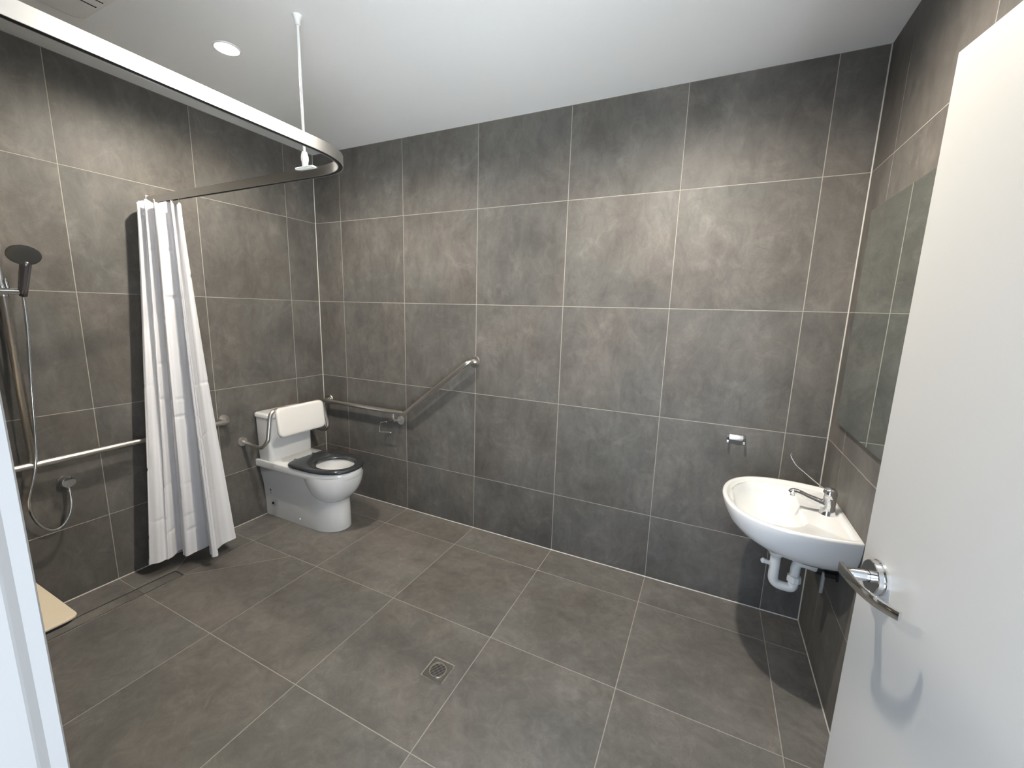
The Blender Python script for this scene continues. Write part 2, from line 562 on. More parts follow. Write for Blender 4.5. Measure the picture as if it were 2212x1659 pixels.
Geo().lathe([(0.036, 0.0), (0.036, 0.004), (0.0345, 0.0055), (0.0335, 0.007), (0.0335, 0.0155), (0.032, 0.017), (0.0125, 0.017), (0.0125, 0.020)], hb, ax3, 40, cap1=False).put('rose', 'chrome', lev, smooth=30)

# ------------------------------------------------------------------ downlights
def downlight(x, y, power, label):
    t = thing('downlight', label, 'downlight', (x, y, CH-0.008), 'ceiling downlights')
    Geo().lathe([(0.047, 0.001), (0.048, 0.006), (0.052, 0.006), (0.055, 0.004), (0.056, 0.0)], (x, y, CH), (0, 0, -1), 40, False, False).put('trim_ring', 'white_plastic', t, smooth=50)
    Geo().lathe([(0.0475, 0.002), (0.046, 0.0045), (0.030, 0.0065), (0.002, 0.0070)], (x, y, CH), (0, 0, -1), 40).put('lens', 'lens', t)
    ld = bpy.data.lights.new('downlight_lamp', 'SPOT')
    ld.energy = power
    ld.color = (1.0, 0.92, 0.80)
    ld.spot_size = math.radians(172)
    ld.spot_blend = 0.60
    ld.shadow_soft_size = 0.030
    lo = bpy.data.objects.new('downlight_lamp', ld)
    COL.objects.link(lo)
    lo.parent = t
    lo.location = (0, 0, -0.012)
    return t
downlight(0.795, -1.096, SPOT_POWER_SHOWER, 'lit round downlight in the ceiling beside the shower curtain rail')
downlight(2.660, -1.000, SPOT_POWER_BASIN, 'lit round downlight in the ceiling on the basin side of the room')

# ------------------------------------------------------------------ exhaust fan
t = thing('exhaust_fan', 'white square ceiling exhaust fan with rounded corners and slots', 'fan', (0.63, -1.645, CH-0.02))
def rrect(cx, cy, hx, hy, r, z, seg=6):
    out = []
    for sx, sy, a0 in ((1, 1, 0), (-1, 1, PI/2), (-1, -1, PI), (1, -1, 1.5*PI)):
        for k in range(seg+1):
            a = a0+PI/2*k/seg
            out.append((cx+sx*(hx-r)+r*math.cos(a), cy+sy*(hy-r)+r*math.sin(a), z))
    return out
g = Geo()
g.loft([rrect(0.63, -1.645, 0.200, 0.190, 0.04, CH), rrect(0.63, -1.645, 0.198, 0.188, 0.04, CH-0.006), rrect(0.63, -1.645, 0.180, 0.170, 0.03, CH-0.016), rrect(0.63, -1.645, 0.165, 0.160, 0.02, CH-0.018)])
g.put('cover', 'white_plastic', t, smooth=30)
for k in range(3):
    x = 0.612+0.055*k
    Geo().box(x, x+0.006, -1.80, -1.480, CH-0.0188, CH-0.0172).put('slot', 'dark', t)

# ------------------------------------------------------------------ shower curtain rail
t = thing('curtain_rail', 'curved white aluminium shower curtain rail hung below the ceiling', 'curtain rail', (0.0, -1.10, 2.09))
path = fillet([(0.004, -1.100), (1.592, -1.100), (1.604, FW+0.004)], 0.235, 24)
path = [Vector((p.x, p.y)) for p in path]
def sweep(profile, pts, closed=True):
    rings = []
    for i, p in enumerate(pts):
        tg = (pts[min(i+1, len(pts)-1)]-pts[max(i-1, 0)]).normalized()
        nr = Vector((-tg.y, tg.x))
        rings.append([(p.x+nr.x*o, p.y+nr.y*o, z) for o, z in profile])
    return rings
zb, zt, hw = 2.0895, 2.1275, 0.0105
prof = [(-hw, zt), (hw, zt), (hw, zb), (0.0078, zb), (0.0078, zb+0.020), (-0.0078, zb+0.020), (-0.0078, zb), (-hw, zb)]
g = Geo(); g.loft(sweep(prof, path)); g.put('track', 'alu', t, smooth=30)
g = Geo(); g.loft(sweep([(-0.0076, zb+0.0012), (0.0076, zb+0.0012), (0.0076, zb+0.0195), (-0.0076, zb+0.0195)], path)); g.put('slot_shade', 'dark', t)  # dark fill stands in for the shade inside the open slot
Geo().rbox(0.0, 0.007, -1.114, -1.086, 2.084, 2.133, 0.002).put('wall_bracket', 'steel', t, smooth=30)
hx, hy = 1.282, -1.112
Geo().lathe([(0.0052, 0.0), (0.0052, CH-2.14)], (hx, hy, 2.14), (0, 0, 1), 16).put('hanger_rod', 'white_plastic', t, smooth=50)
Geo().lathe([(0.0125, 0.0), (0.0125, 0.022), (0.0150, 0.030), (0.0150, 0.042), (0.0100, 0.062)], (hx, hy, 2.128), (0, 0, 1), 20).rbox(hx-0.052, hx+0.052, hy-0.010, hy+0.016, 2.124, 2.132, 0.002).put('rail_clamp', 'white_plastic', t, smooth=40)
Geo().lathe([(0.020, 0.0), (0.018, 0.006), (0.012, 0.016), (0.009, 0.034), (0.0052, 0.036)], (hx, hy, CH), (0, 0, -1), 24).put('ceiling_flange', 'white_plastic', t, smooth=50)

# ------------------------------------------------------------------ shower curtain
TOP = [(0.045, -1.130), (0.085, -1.185), (0.112, -1.200), (0.100, -1.165), (0.125, -1.168), (0.152, -1.185), (0.140, -1.140), (0.175, -1.152), (0.212, -1.172), (0.215, -1.150), (0.200, -1.095), (0.230, -1.105), (0.262, -1.120), (0.265, -1.110), (0.250, -1.080), (0.235, -1.060)]
BOT = [(0.115, -1.310), (0.130, -1.350), (0.155, -1.360), (0.178, -1.300), (0.176, -1.285), (0.180, -1.275), (0.140, -1.190), (0.170, -1.200), (0.212, -1.224), (0.240, -1.205), (0.243, -1.092), (0.300, -1.120), (0.366, -1.158), (0.390, -1.142), (0.315, -1.088), (0.283, -0.969)]
NU, NV = 300, 260
tp, bt = catmull([(x, y, 0) for x, y in TOP], NU), catmull([(x, y, 0) for x, y in BOT], NU)
ZT, ZB = 2.074, 0.085
rnd = random.Random(3)
creases = [(z, rnd.uniform(0, 1), rnd.uniform(0.08, 0.22)) for z in (1.83, 1.70, 1.58, 1.47, 1.34, 1.22, 1.10, 1.02, 0.92, 0.80, 0.72, 0.63, 0.52, 0.44, 0.33, 0.24) for _ in range(3)]
V, F, UVs = [], [], []
def cpoint(iu, iv):
    v = iv/(NV-1); u = iu/(NU-1)
    z = ZT+(ZB-ZT)*v
    w = v**1.12
    p = tp[iu]*(1-w)+bt[iu]*w
    return p, z, u, v
for iv in range(NV):
    row = [cpoint(i, iv) for i in range(NU)]
    for iu in range(NU):
        p, z, u, v = row[iu]
        q0, q1 = row[max(iu-1, 0)][0], row[min(iu+1, NU-1)][0]
        tg = q1-q0
        nr = Vector((-tg.y, tg.x)); nr = nr.normalized() if nr.length > 1e-9 else Vector((0, 1))
        d = 0.0035*math.sin(u*2*PI*17+1.3*math.sin(v*5))*(0.4+0.6*v)+0.004*math.sin(u*2*PI*7+v*4)*v
        for zc, uc, uw in creases:
            if abs(u-uc) < uw*0.5:
                a = (z-zc-0.05*(u-uc))/0.008
                if abs(a) < 4: d += 0.0045*math.exp(-a*a)*math.cos(PI*(u-uc)/uw)
        zz = z
        if iv == 0: zz = z+0.010*math.sin(u*2*PI*6.5)
        V.append((p.x+nr.x*d, p.y+nr.y*d, zz)); UVs.append((u, v))
for iv in range(NV-1):
    for iu in range(NU-1):
        a = iv*NU+iu
        F.append((a, a+1, a+NU+1, a+NU))
me = bpy.data.meshes.new('shower_curtain')
org = Vector((0.2, -1.12, ZB))
me.from_pydata([tuple(Vector(q)-org) for q in V], [], F)
ul = me.uv_layers.new(name='UVMap')
for lp in me.loops: ul.data[lp.index].uv = UVs[lp.vertex_index]
for p in me.polygons: p.use_smooth = True
me.materials.append(M['curtain'])
cur = bpy.data.objects.new('shower_curtain', me); COL.objects.link(cur); cur.location = org
tag(cur, 'white striped shower curtain bunched against the left wall', 'curtain')
# header band and hem are turned double: a second thin layer of cloth a hair in front
def band(name, v0, v1, off):
    i0, i1 = int(v0*(NV-1)), max(int(v1*(NV-1)), int(v0*(NV-1))+1)
    BV, BF, BU = [], [], []
    for iv in range(i0, i1+1):
        for iu in range(NU):
            q = Vector(V[iv*NU+iu]); q0 = Vector(V[iv*NU+max(iu-1, 0)]); q1 = Vector(V[iv*NU+min(iu+1, NU-1)])
            tg = q1-q0; nr = Vector((tg.y, -tg.x, 0)); nr = nr.normalized() if nr.length > 1e-9 else Vector((0, -1, 0))
            BV.append(q+nr*off-org); BU.append(UVs[iv*NU+iu])
    for r in range(i1-i0):
        for iu in range(NU-1):
            a = r*NU+iu; BF.append((a, a+1, a+NU+1, a+NU))
    bme = bpy.data.meshes.new(name); bme.from_pydata([tuple(q) for q in BV], [], BF)
    ub = bme.uv_layers.new(name='UVMap')
    for lp in bme.loops: ub.data[lp.index].uv = BU[lp.vertex_index]
    for p in bme.polygons: p.use_smooth = True
    bme.materials.append(M['curtain'])
    o = bpy.data.objects.new(name, bme); COL.objects.link(o); o.parent = cur
    return o
band('header_tape', 0.0, 0.024, 0.0012)
band('hem', 0.985, 1.0, 0.0012)
for k, (x, y) in enumerate([(0.03, 0), (0.10, 0), (0.17, 0), (0.24, 0), (0.30, 0)]):
    pts = [(x, -1.100, 2.092), (x, -1.100, 2.080), (x+0.004, -1.105, 2.072), (x+0.002, -1.108, 2.066)]
    Geo().tube(pts, 0.0016, 6).put('hook', 'white_plastic', cur)

# ------------------------------------------------------------------ grab rails
RR = 0.0160
def flange(p, n, r=0.037):
    return Geo().lathe([(r, 0.0), (r, 0.004), (r*0.92, 0.008), (RR*1.05, 0.0095)], p, n, 32)
t = thing('grab_rail', 'cranked stainless grab rail on the back wall beside the toilet', 'grab rail', (0.80, 0.0, 0.78))
pts = fillet([(0.068, -0.002, 0.790), (0.068, -0.062, 0.790), (0.905, -0.062, 0.790), (1.452, -0.062, 1.213), (1.468, -0.002, 1.213)], [0, 0.035, 0.035, 0.05, 0])
Geo().tube(pts, RR, 18).put('rail', 'steel', t, smooth='all')
Geo().add(flange((0.068, 0, 0.790), (0, -1, 0)).v, flange((0.068, 0, 0.790), (0, -1, 0)).f).put('flange', 'steel', t, smooth=40)
flange((1.466, 0, 1.213), (0, -1, 0), 0.040).put('flange', 'steel', t, smooth=40)
flange((0.822, 0, 0.712), (0, -1, 0), 0.034).put('flange', 'steel', t, smooth=40)
Geo().tube(fillet([(0.800, -0.062, 0.780), (0.800, -0.062, 0.722), (0.820, -0.001, 0.712)], 0.03), 0.0065, 12).put('stay', 'steel', t, smooth='all')

t = thing('shower_rail', 'stainless T shaped grab rail with a vertical post beside the shower', 'grab rail', (0.0, -1.71, 0.78))
RX = 0.060
pts = fillet([(0.002, -0.815, 0.785), (RX, -0.815, 0.785), (RX, -2.230, 0.772), (0.002, -2.230, 0.772)], 0.035)
Geo().tube(pts, RR, 18).put('rail', 'steel', t, smooth='all')
pts = fillet([(RX, -1.709, 0.779), (RX, -1.711, 2.020), (0.002, -1.711, 2.020)], 0.035)
Geo().tube(pts, RR, 18).put('post', 'steel', t, smooth='all')
for y, z in ((-0.815, 0.785), (-2.230, 0.772), (-1.711, 2.020)):
    flange((0, y, z), (1, 0, 0)).put('flange', 'steel', t, smooth=40)

# ------------------------------------------------------------------ hand shower
t = thing('hand_shower', 'chrome hand shower on its slider with a silver hose', 'shower head', (RX, -1.66, 1.58))
Geo().tube([(RX+0.018, -1.745, 1.583), (RX+0.018, -1.690, 1.584), (RX+0.022, -1.648, 1.584)], [0.0150, 0.0150, 0.0135], 18).lathe([(0.021, 0.0), (0.021, 0.045)], (RX, -1.711, 1.562), (0, 0, 1), 24).put('slider', 'chrome', t, smooth=40)
Geo().tube([(RX+0.020, -1.700, 1.598), (RX+0.022, -1.703, 1.625), (RX+0.028, -1.704, 1.640)], [0.008, 0.010, 0.004], 12).put('clamp_knob', 'chrome', t, smooth=40)
Geo().tube([(0.082, -1.657, 1.565), (0.092, -1.656, 1.600), (0.110, -1.652, 1.650), (0.130, -1.648, 1.700), (0.142, -1.647, 1.722)], [0.0130, 0.0165, 0.0180, 0.0190, 0.0180], 18).put('handle', 'handset', t, smooth='all')
hc = Vector((0.172, -1.660, 1.742)); hd = Vector((0.72, -0.20, -0.66)).normalized()
Geo().lathe([(0.016, -0.024), (0.036, -0.018), (0.050, -0.006), (0.0535, 0.001), (0.0530, 0.004)], hc, hd, 40, True, False).put('head', 'chrome', t, smooth=45)
Geo().lathe([(0.0530, 0.004), (0.050, 0.0055), (0.030, 0.006), (0.004, 0.006)], hc, hd, 40, False, True).put('spray_face', 'dark_chrome', t, smooth=45)
hose = [(0.082, -1.657, 1.565), (0.080, -1.660, 1.44), (0.078, -1.668, 1.31), (0.076, -1.681, 1.12), (0.074, -1.693, 0.92), (0.074, -1.702, 0.822), (0.076, -1.716, 0.746), (0.074, -1.738, 0.662), (0.071, -1.749, 0.608), (0.067, -1.745, 0.536), (0.063, -1.722, 0.470), (0.060, -1.687, 0.432), (0.056, -1.649, 0.436), (0.052, -1.617, 0.483), (0.049, -1.602, 0.544), (0.043, -1.600, 0.612)]
hp = catmull(hose, 220)
Geo().tube(hp, [0.0058+0.0008*(i % 2) for i in range(220)], 10).put('hose', 'chrome', t, smooth='all')
t = thing('hose_elbow', 'round chrome hose outlet on the left wall below the grab rail', 'water outlet', (0, -1.596, 0.644))
Geo().lathe([(0.030, 0.0), (0.030, 0.004), (0.0275, 0.006), (0.0275, 0.040), (0.026, 0.0435), (0.020, 0.0445)], (0, -1.598, 0.645), (1, 0, 0), 32).put('rose', 'chrome', t, smooth=40)
Geo().lathe([(0.0095, 0.0), (0.0095, 0.020), (0.0075, 0.032)], (0.030, -1.599, 0.624), (0.25, -0.02, -1), 16).put('outlet', 'chrome', t, smooth=40)

# ------------------------------------------------------------------ fold-down shower seat
t = thing('shower_bench', 'beige fold-down shower seat with rounded corners at the left doorway jamb', 'seat', (0.55, FW, 0.46))
Geo().loft([rrect(0.536, (FW-1.905)/2+0.02, 0.476-e, -(FW+1.905)/2-0.02-e, 0.030, z) for z, e in ((0.4725, 0.001), (0.474, 0.0), (0.4785, 0.0), (0.480, 0.0015))]).put('seat_top', 'beige', t, smooth=30)
Geo().loft([rrect(0.536, (FW-1.905)/2+0.02, 0.476-e, -(FW+1.905)/2-0.02-e, 0.030, z) for z, e in ((0.458, 0.010), (0.462, 0.006), (0.4725, 0.006))]).put('base_panel', 'black', t, smooth=30, label='black panel under the seat top')
g = Geo()
for x in (0.14, 0.93):
    g.tube([(x, FW+0.03, 0.448), (x, -1.945, 0.448)], 0.012, 10)
g.tube([(0.14, -1.955, 0.448), (0.93, -1.955, 0.448)], 0.012, 10)
g.put('under_frame', 'black', t, smooth=40)
for x in (0.14, 0.93):
    Geo().tube([(x, -1.985, 0.448), (x, FW+0.015, 0.16)], 0.010, 10).put('strut', 'steel', t, smooth=40)
    Geo().rbox(x-0.035, x+0.035, FW, FW+0.030, 0.12, 0.475, 0.004).put('hinge_plate', 'steel', t, smooth=30)

# ------------------------------------------------------------------ drains
t = thing('linear_drain', 'long tile insert shower drain in the floor along the left wall', 'drain', (0.234, -1.7, 0))
g = Geo()
e = 0.003
for bx in ((DX0, DX0+e, DY1, DY0), (DX1-e, DX1, DY1, DY0), (DX0+e, DX1-e, DY0-e, DY0), (DX0+e, DX1-e, DY1, DY1+e)):
    g.box(*bx, -0.02, 0.0008)
g.put('frame', 'steel', t)
g = Geo().box(DX0+e, DX1-e, DY1+e, DY0-e, -0.0019, -0.0005)
g.put('channel', 'dark', t)
def insert(y0, y1):
    poly = rect(DX0+e+0.0060, DX1-e-0.0060, y0, y1)
    o = tile('floor', poly, t, 'floor_tile', name='insert_tile', gap=0.0002)
    o.parent = t; o.location = Vector(o.location)
    return o
insert(ROWY[3], DY0-e-0.0045); insert(ROWY[4], ROWY[3]); insert(DY1+e+0.0045, ROWY[4])

t = thing('floor_waste', 'square stainless floor waste with a round slotted grate in the floor', 'drain', (1.9575, -1.1205, 0))
fx, fy = 1.9575, -1.1205
g = Geo()
o1, i1 = 0.0545, 0.0500
def sq(h, z): return [(fx-h, fy-h, z), (fx+h, fy-h, z), (fx+h, fy+h, z), (fx-h, fy+h, z)]
g.loft([sq(o1, -0.004), sq(o1, 0.0016), sq(i1+0.0025, 0.0016), sq(i1, 0.0002)], False, False)
g.put('frame', 'steel', t)
seg = 48
g = Geo()
def around(r, z, square=None):
    out = []
    for k in range(seg):
        a = 2*PI*(k+0.5)/seg-PI/4
        c, s = math.cos(a), math.sin(a)
        if square: q = square/max(abs(c), abs(s))
        else: q = r
        out.append((fx+c*q, fy+s*q, z))
    return out
g.loft([around(0, 0.0003, 0.050), around(0.0425, 0.0003), around(0.0415, -0.0003), around(0.0395, -0.0003), around(0.0385, 0.0008)], False, False)
g.put('plate', 'dull_steel', t, smooth=20)
Geo().lathe([(0.038, 0.0), (0.002, 0.0001)], (fx, fy, -0.0006), (0, 0, 1), 32).put('sump', 'dark', t)
g = Geo().lathe([(0.0385, -0.001), (0.0385, 0.0014), (0.0335, 0.0014), (0.0335, -0.001)], (fx, fy, 0), (0, 0, 1), 48, False, False)
g.put('grate_ring', 'steel', t, smooth=30)
th = math.radians(9)
ud, vd = Vector((math.cos(th), math.sin(th))), Vector((-math.sin(th), math.cos(th)))
nb = 9
for k in range(nb):
    o = (k-(nb-1)/2)*0.0072
    hl = math.sqrt(max(0.0338**2-o*o, 0))
    if hl < 0.006: continue
    c0 = Vector((fx, fy))+vd*o
    w = 0.0013
    q = [c0-ud*hl-vd*w, c0+ud*hl-vd*w, c0+ud*hl+vd*w, c0-ud*hl+vd*w]
    Geo().loft([[(p.x, p.y, -0.0005) for p in q], [(p.x, p.y, 0.0011) for p in q]]).put('bar', 'steel', t)

# ------------------------------------------------------------------ toilet
TY = -0.442
t = thing('toilet', 'white close-coupled toilet with a dark grey seat', 'toilet', (0.36, TY, 0))
DZ = 0.452                                     # rim height
def dshape(x0, xf, w, n=2.3, nf=28, x_round=None):
    """plan outline: straight sides from the wall, rounded nose; anticlockwise from the wall"""
    xr = x_round if x_round is not None else xf-0.28
    pts = [(x0, -w), (x0+(xr-x0)*0.5, -w)]
    for k in range(nf+1):
        a = -PI/2+PI*k/nf
        c, s = math.cos(a), math.sin(a)
        pts.append((xr+(xf-xr)*abs(c)**(2/n), w*math.copysign(abs(s)**(2/n), s)))
    pts += [(x0+(xr-x0)*0.5, w), (x0, w)]
    return pts
def ringz(pl, z): return [(x, TY+y, z) for x, y in pl]
# plinth (skirt) and pan
g = Geo()
secs = [(0.0, 0.690, 0.122, 0.50), (0.006, 0.692, 0.123, 0.50), (0.10, 0.684, 0.126, 0.50), (0.20, 0.676, 0.131, 0.50), (0.262, 0.678, 0.136, 0.50)]
g.loft([ringz(dshape(0.003, xf, w, 2.2, 28, xr), z) for z, xf, w, xr in secs], True, False)
for sgn in (-1, 1):
    g.loft([[(0.003, TY+sgn*w, z), (0.25, TY+sgn*w, z), (0.52, TY+sgn*w, z)] for z, w in ((0.262, 0.136), (0.33, 0.146), (0.40, 0.158))], False, False, closed=False)
g.loft([[(0.003, TY-w, z), (0.003, TY+w, z)] for z, w in ((0.262, 0.136), (0.40, 0.158))], False, False, closed=False)
pl = g.put('pedestal', 'china', t, smooth=40)
def sup(xb, xf, w, z, n=2.4, seg=48):
    out = []
    for k in range(seg):
        a = 2*PI*k/seg
        c, s = math.cos(a), math.sin(a)
        cx, hx = (xb+xf)/2, (xf-xb)/2
        nn = n if c < 0 else 2.1
        out.append((cx+hx*math.copysign(abs(c)**(2/nn), c), TY+w*math.copysign(abs(s)**(2/nn), s), z))
    return out
g = Geo()
g.loft([sup(xb, xf, w, z) for z, xb, xf, w in ((0.222, 0.560, 0.690, 0.090), (0.232, 0.53, 0.700, 0.118), (0.245, 0.505, 0.712, 0.134), (0.262, 0.482, 0.728, 0.149), (0.285, 0.462, 0.744, 0.163), (0.315, 0.442, 0.760, 0.174), (0.35, 0.422, 0.774, 0.181), (0.39, 0.40, 0.784, 0.185), (0.425, 0.38, 0.788, 0.186))], True, False)
# deck with the bowl opening
HXC, HA, HB = 0.600, 0.152, 0.126
SEG = 96
outer_pl = dshape(0.003, 0.790, 0.183, 2.25, 40, 0.50)
def deck_ring(inset_, z):
    out = []
    for k in range(SEG):
        a = 2*PI*(k+0.5)/SEG
        c, s = math.cos(a), math.sin(a)
        best = None
        n = len(outer_pl)
        for i in range(n):
            p, q = Vector(outer_pl[i])-Vector((HXC, 0)), Vector(outer_pl[(i+1) % n])-Vector((HXC, 0))
            e = q-p
            den = c*e.y-s*e.x
            if abs(den) < 1e-12: continue
            tt = (p.x*e.y-p.y*e.x)/den
            uu = (p.x*s-p.y*c)/den
            if tt > 0 and -1e-6 <= uu <= 1+1e-6: best = tt if best is None else max(best, tt)
        r = best-inset_
        out.append((HXC+c*r, TY+s*r, z))
    return out
def hole_ring(a_, b_, z, xo=0.0):
    return [(HXC+xo+a_*math.cos(2*PI*(k+0.5)/SEG), TY+b_*math.sin(2*PI*(k+0.5)/SEG), z) for k in range(SEG)]
g.loft([deck_ring(0.012, 0.398), deck_ring(0.003, 0.402), deck_ring(0.0, 0.408), deck_ring(0.0, DZ-0.008), deck_ring(0.003, DZ-0.002), deck_ring(0.009, DZ),
        hole_ring(HA, HB, DZ), hole_ring(HA-0.004, HB-0.004, DZ-0.006), hole_ring(HA-0.006, HB-0.005, 0.41), hole_ring(HA-0.02, HB-0.015, 0.37), hole_ring(0.10, 0.085, 0.30, -0.01), hole_ring(0.07, 0.06, 0.25, -0.02), hole_ring(0.05, 0.045, 0.235, -0.03)], False, True)
g.put('pan', 'china', t, smooth=40)
Geo().add(*(lambda r: (r, [tuple(range(SEG))]))(hole_ring(0.084, 0.072, 0.275, -0.016))).put('water', 'water', t)
# cistern
g = Geo()
CYW = 0.176
g.loft([rrect(0.092, TY, 0.076-a, CYW-b_, 0.024, z) for z, a, b_ in ((DZ, 0.010, 0.006), (DZ+0.012, 0.006, 0.004), (0.70, 0.002, 0.002), (0.766, 0.0, 0.002))])
cis = g.put('cistern', 'china', t, smooth=40)
g = Geo()
g.loft([rrect(0.093, TY, 0.081-e_, CYW+0.003-e_, 0.022, z) for z, e_ in ((0.769, 0.003), (0.772, 0.0), (0.790, 0.0), (0.797, 0.003), (0.801, 0.009), (0.802, 0.016))])
lid = g.put('cistern_lid', 'china', t, smooth=40)
bx, by = 0.092, TY
Geo().lathe([(0.031, 0.0), (0.031, 0.004), (0.028, 0.006)], (bx, by, 0.802), (0, 0, 1), 32).put('button_ring', 'chrome', lid, smooth=40)
for sgn in (-1, 1):
    g = Geo()
    prof = [(bx+0.026*math.sin(a*PI/12), by+sgn*(0.002+0.024*math.cos(a*PI/12))) for a in range(-6, 7)]
    g.loft([[(x, y, 0.806) for x, y in prof], [(x, y, 0.810) for x, y in prof]])
    g.put('flush_button', 'chrome', lid)
# seat ring
g = Geo()
def seat_outer(e_, z):
    x0_, w_, rc = 0.312+e_, 0.188-e_, 0.065
    base = dshape(x0_, 0.800-e_, w_, 2.4, 44, 0.50)
    pl = [(x0_+rc-rc*math.cos(PI/2*q/6), w_-rc+rc*math.sin(PI/2*q/6)) for q in range(6, -1, -1)]
    pl = base[2:-2]+pl+[(x, -y) for x, y in pl[::-1]]
    out = []
    for k in range(SEG):
        a = 2*PI*(k+0.5)/SEG
        c, s = math.cos(a), math.sin(a); best = None
        n = len(pl)
        for i in range(n):
            p, q = Vector(pl[i])-Vector((HXC, 0)), Vector(pl[(i+1) % n])-Vector((HXC, 0))
            e = q-p; den = c*e.y-s*e.x
            if abs(den) < 1e-12: continue
            tt = (p.x*e.y-p.y*e.x)/den; uu = (p.x*s-p.y*c)/den
            if tt > 0 and -1e-6 <= uu <= 1+1e-6: best = tt if best is None else max(best, tt)
        out.append(Vector((HXC+c*best, TY+s*best, z)))
    return out
for _r in range(1):
    so = []
    for e_, z in ((0.006, DZ+0.003), (0.001, DZ+0.007), (0.0, DZ+0.014), (0.003, DZ+0.022), (0.010, DZ+0.027), (0.024, DZ+0.029)):
        rg = seat_outer(e_, z)
        for _ in range(1):     # soften the rear corners
            rg = [Vector(((rg[k-1].x+2*rg[k].x+rg[(k+1) % SEG].x)/4, (rg[k-1].y+2*rg[k].y+rg[(k+1) % SEG].y)/4, z)) for k in range(SEG)]
        so.append(rg)
    SA, SB = 0.136, 0.116
    hole = [[(HXC+0.004+a_*math.cos(2*PI*(k+0.5)/SEG), TY+b_*math.sin(2*PI*(k+0.5)/SEG), z) for k in range(SEG)]
            for a_, b_, z in ((SA+0.020, SB+0.018, DZ+0.027), (SA+0.008, SB+0.008, DZ+0.022), (SA, SB, DZ+0.014), (SA+0.003, SB+0.003, DZ+0.004))]
    g.loft([[tuple(q) for q in r] for r in so]+hole+[[tuple(q) for q in so[0]]], False, False)
st = g.put('seat', 'seat_grey', t, smooth=50, label='dark grey plastic toilet seat')
for sgn in (-1, 1):
    Geo().lathe([(0.011, 0.0), (0.013, 0.004), (0.013, 0.012), (0.010, 0.016)], (0.292, TY+sgn*0.075, DZ), (0, 0, 1), 20).put('hinge', 'seat_grey', st, smooth=40)
for dy in (0.050, 0.066):
    Geo().lathe([(0.005, 0.0), (0.005, 0.006)], (0.725-(dy-0.05)*0.6, TY+dy, DZ-0.003), (0, 0, 1), 10).put('buffer', 'black', st)
# marks and fixings on the skirt
def side_y(z): return TY-(0.122+(0.158-0.122)*(z/0.40)**1.25)
Geo().lathe([(0.0105, -0.0025), (0.0105, 0.0015), (0.0090, 0.0015), (0.0085, -0.0005)], (0.086, side_y(0.105)-0.0008, 0.105), (0, -1, 0.06), 24, False, True).put('bolt_hole', 'black', pl)
Geo().lathe([(0.0075, 0.0), (0.0070, 0.003), (0.004, 0.005)], (0.372, side_y(0.05)-0.003, 0.05), (0, -1, 0.05), 16).put('bolt_cap', 'white_plastic', pl, smooth='all')
def mark(pts, name='stamp'):
    vv = [(x, side_y(z)-0.0006, z) for x, z in pts]
    put(name, vv, [tuple(range(len(vv)))], 'grey_mark', pl)
M['grey_mark'] = simple('printed_mark', (0.06, 0.06, 0.07), 0.6)
mark([(0.068, 0.262), (0.074, 0.252), (0.078, 0.257)])
mark([(0.076, 0.222), (0.090, 0.222), (0.090, 0.204), (0.076, 0.204)])
mark([(0.076, 0.192), (0.088, 0.196), (0.082, 0.180)])

# ------------------------------------------------------------------ toilet backrest
t = thing('toilet_back_support', 'padded white backrest on a bent stainless bar behind the toilet seat', 'backrest', (0.2, TY, 0.60))
HWB = 0.262
left_side = [(0.002, TY-HWB, 0.604), (0.205, TY-HWB, 0.585), (0.262, TY-HWB+0.012, 0.640), (0.248, TY-HWB+0.055, 0.842), (0.205, TY, 0.842)]
pts = [Vector(p) for p in left_side]
mir = [Vector((p.x, 2*TY-p.y, p.z)) for p in pts[:-1]][::-1]
full = fillet(pts[:-1]+mir, [0, 0.075, 0.06, 0.06, 0.06, 0.06, 0.075, 0], 10)
Geo().tube(full, 0.0135, 16).put('bar', 'steel', t, smooth='all')
for s_ in (-1, 1):
    flange((0, TY+s_*HWB, 0.604), (1, 0, 0), 0.033).put('flange', 'steel', t, smooth=40)
# pad, leaning a little
g = Geo()
g.loft([[(x, p[0], p[1]) for p in rrect(0, 0, 0.190-e_, 0.104-e_, 0.036, 0, 8)] for x, e_ in ((-0.018, 0.014), (-0.0165, 0.007), (-0.012, 0.002), (-0.006, 0.0), (0.006, 0.0), (0.012, 0.002), (0.0165, 0.007), (0.018, 0.014), (0.0188, 0.03))])
rot = Matrix.Rotation(math.radians(-6), 3, 'Y')
pv = [tuple(rot @ Vector(q)+Vector((0.272, TY+0.008, 0.752))) for q in g.v]
put('pad', pv, g.f, 'vinyl', t, smooth='all')

# ------------------------------------------------------------------ toilet roll holder
t = thing('paper_holder', 'empty chrome toilet roll holder below the grab rail bend', 'roll holder', (0.745, 0, 0.70))
Geo().lathe([(0.020, 0.0), (0.020, 0.005), (0.009, 0.012), (0.008, 0.058), (0.010, 0.066)], (0.752, 0, 0.706), (0, -1, 0), 24).put('rose', 'chrome', t, smooth=40)
Geo().tube(fillet([(0.752, -0.060, 0.704), (0.676, -0.064, 0.690), (0.660, -0.064, 0.614), (0.782, -0.064, 0.624)], 0.012), 0.0045, 10).put('arm', 'chrome', t, smooth='all')

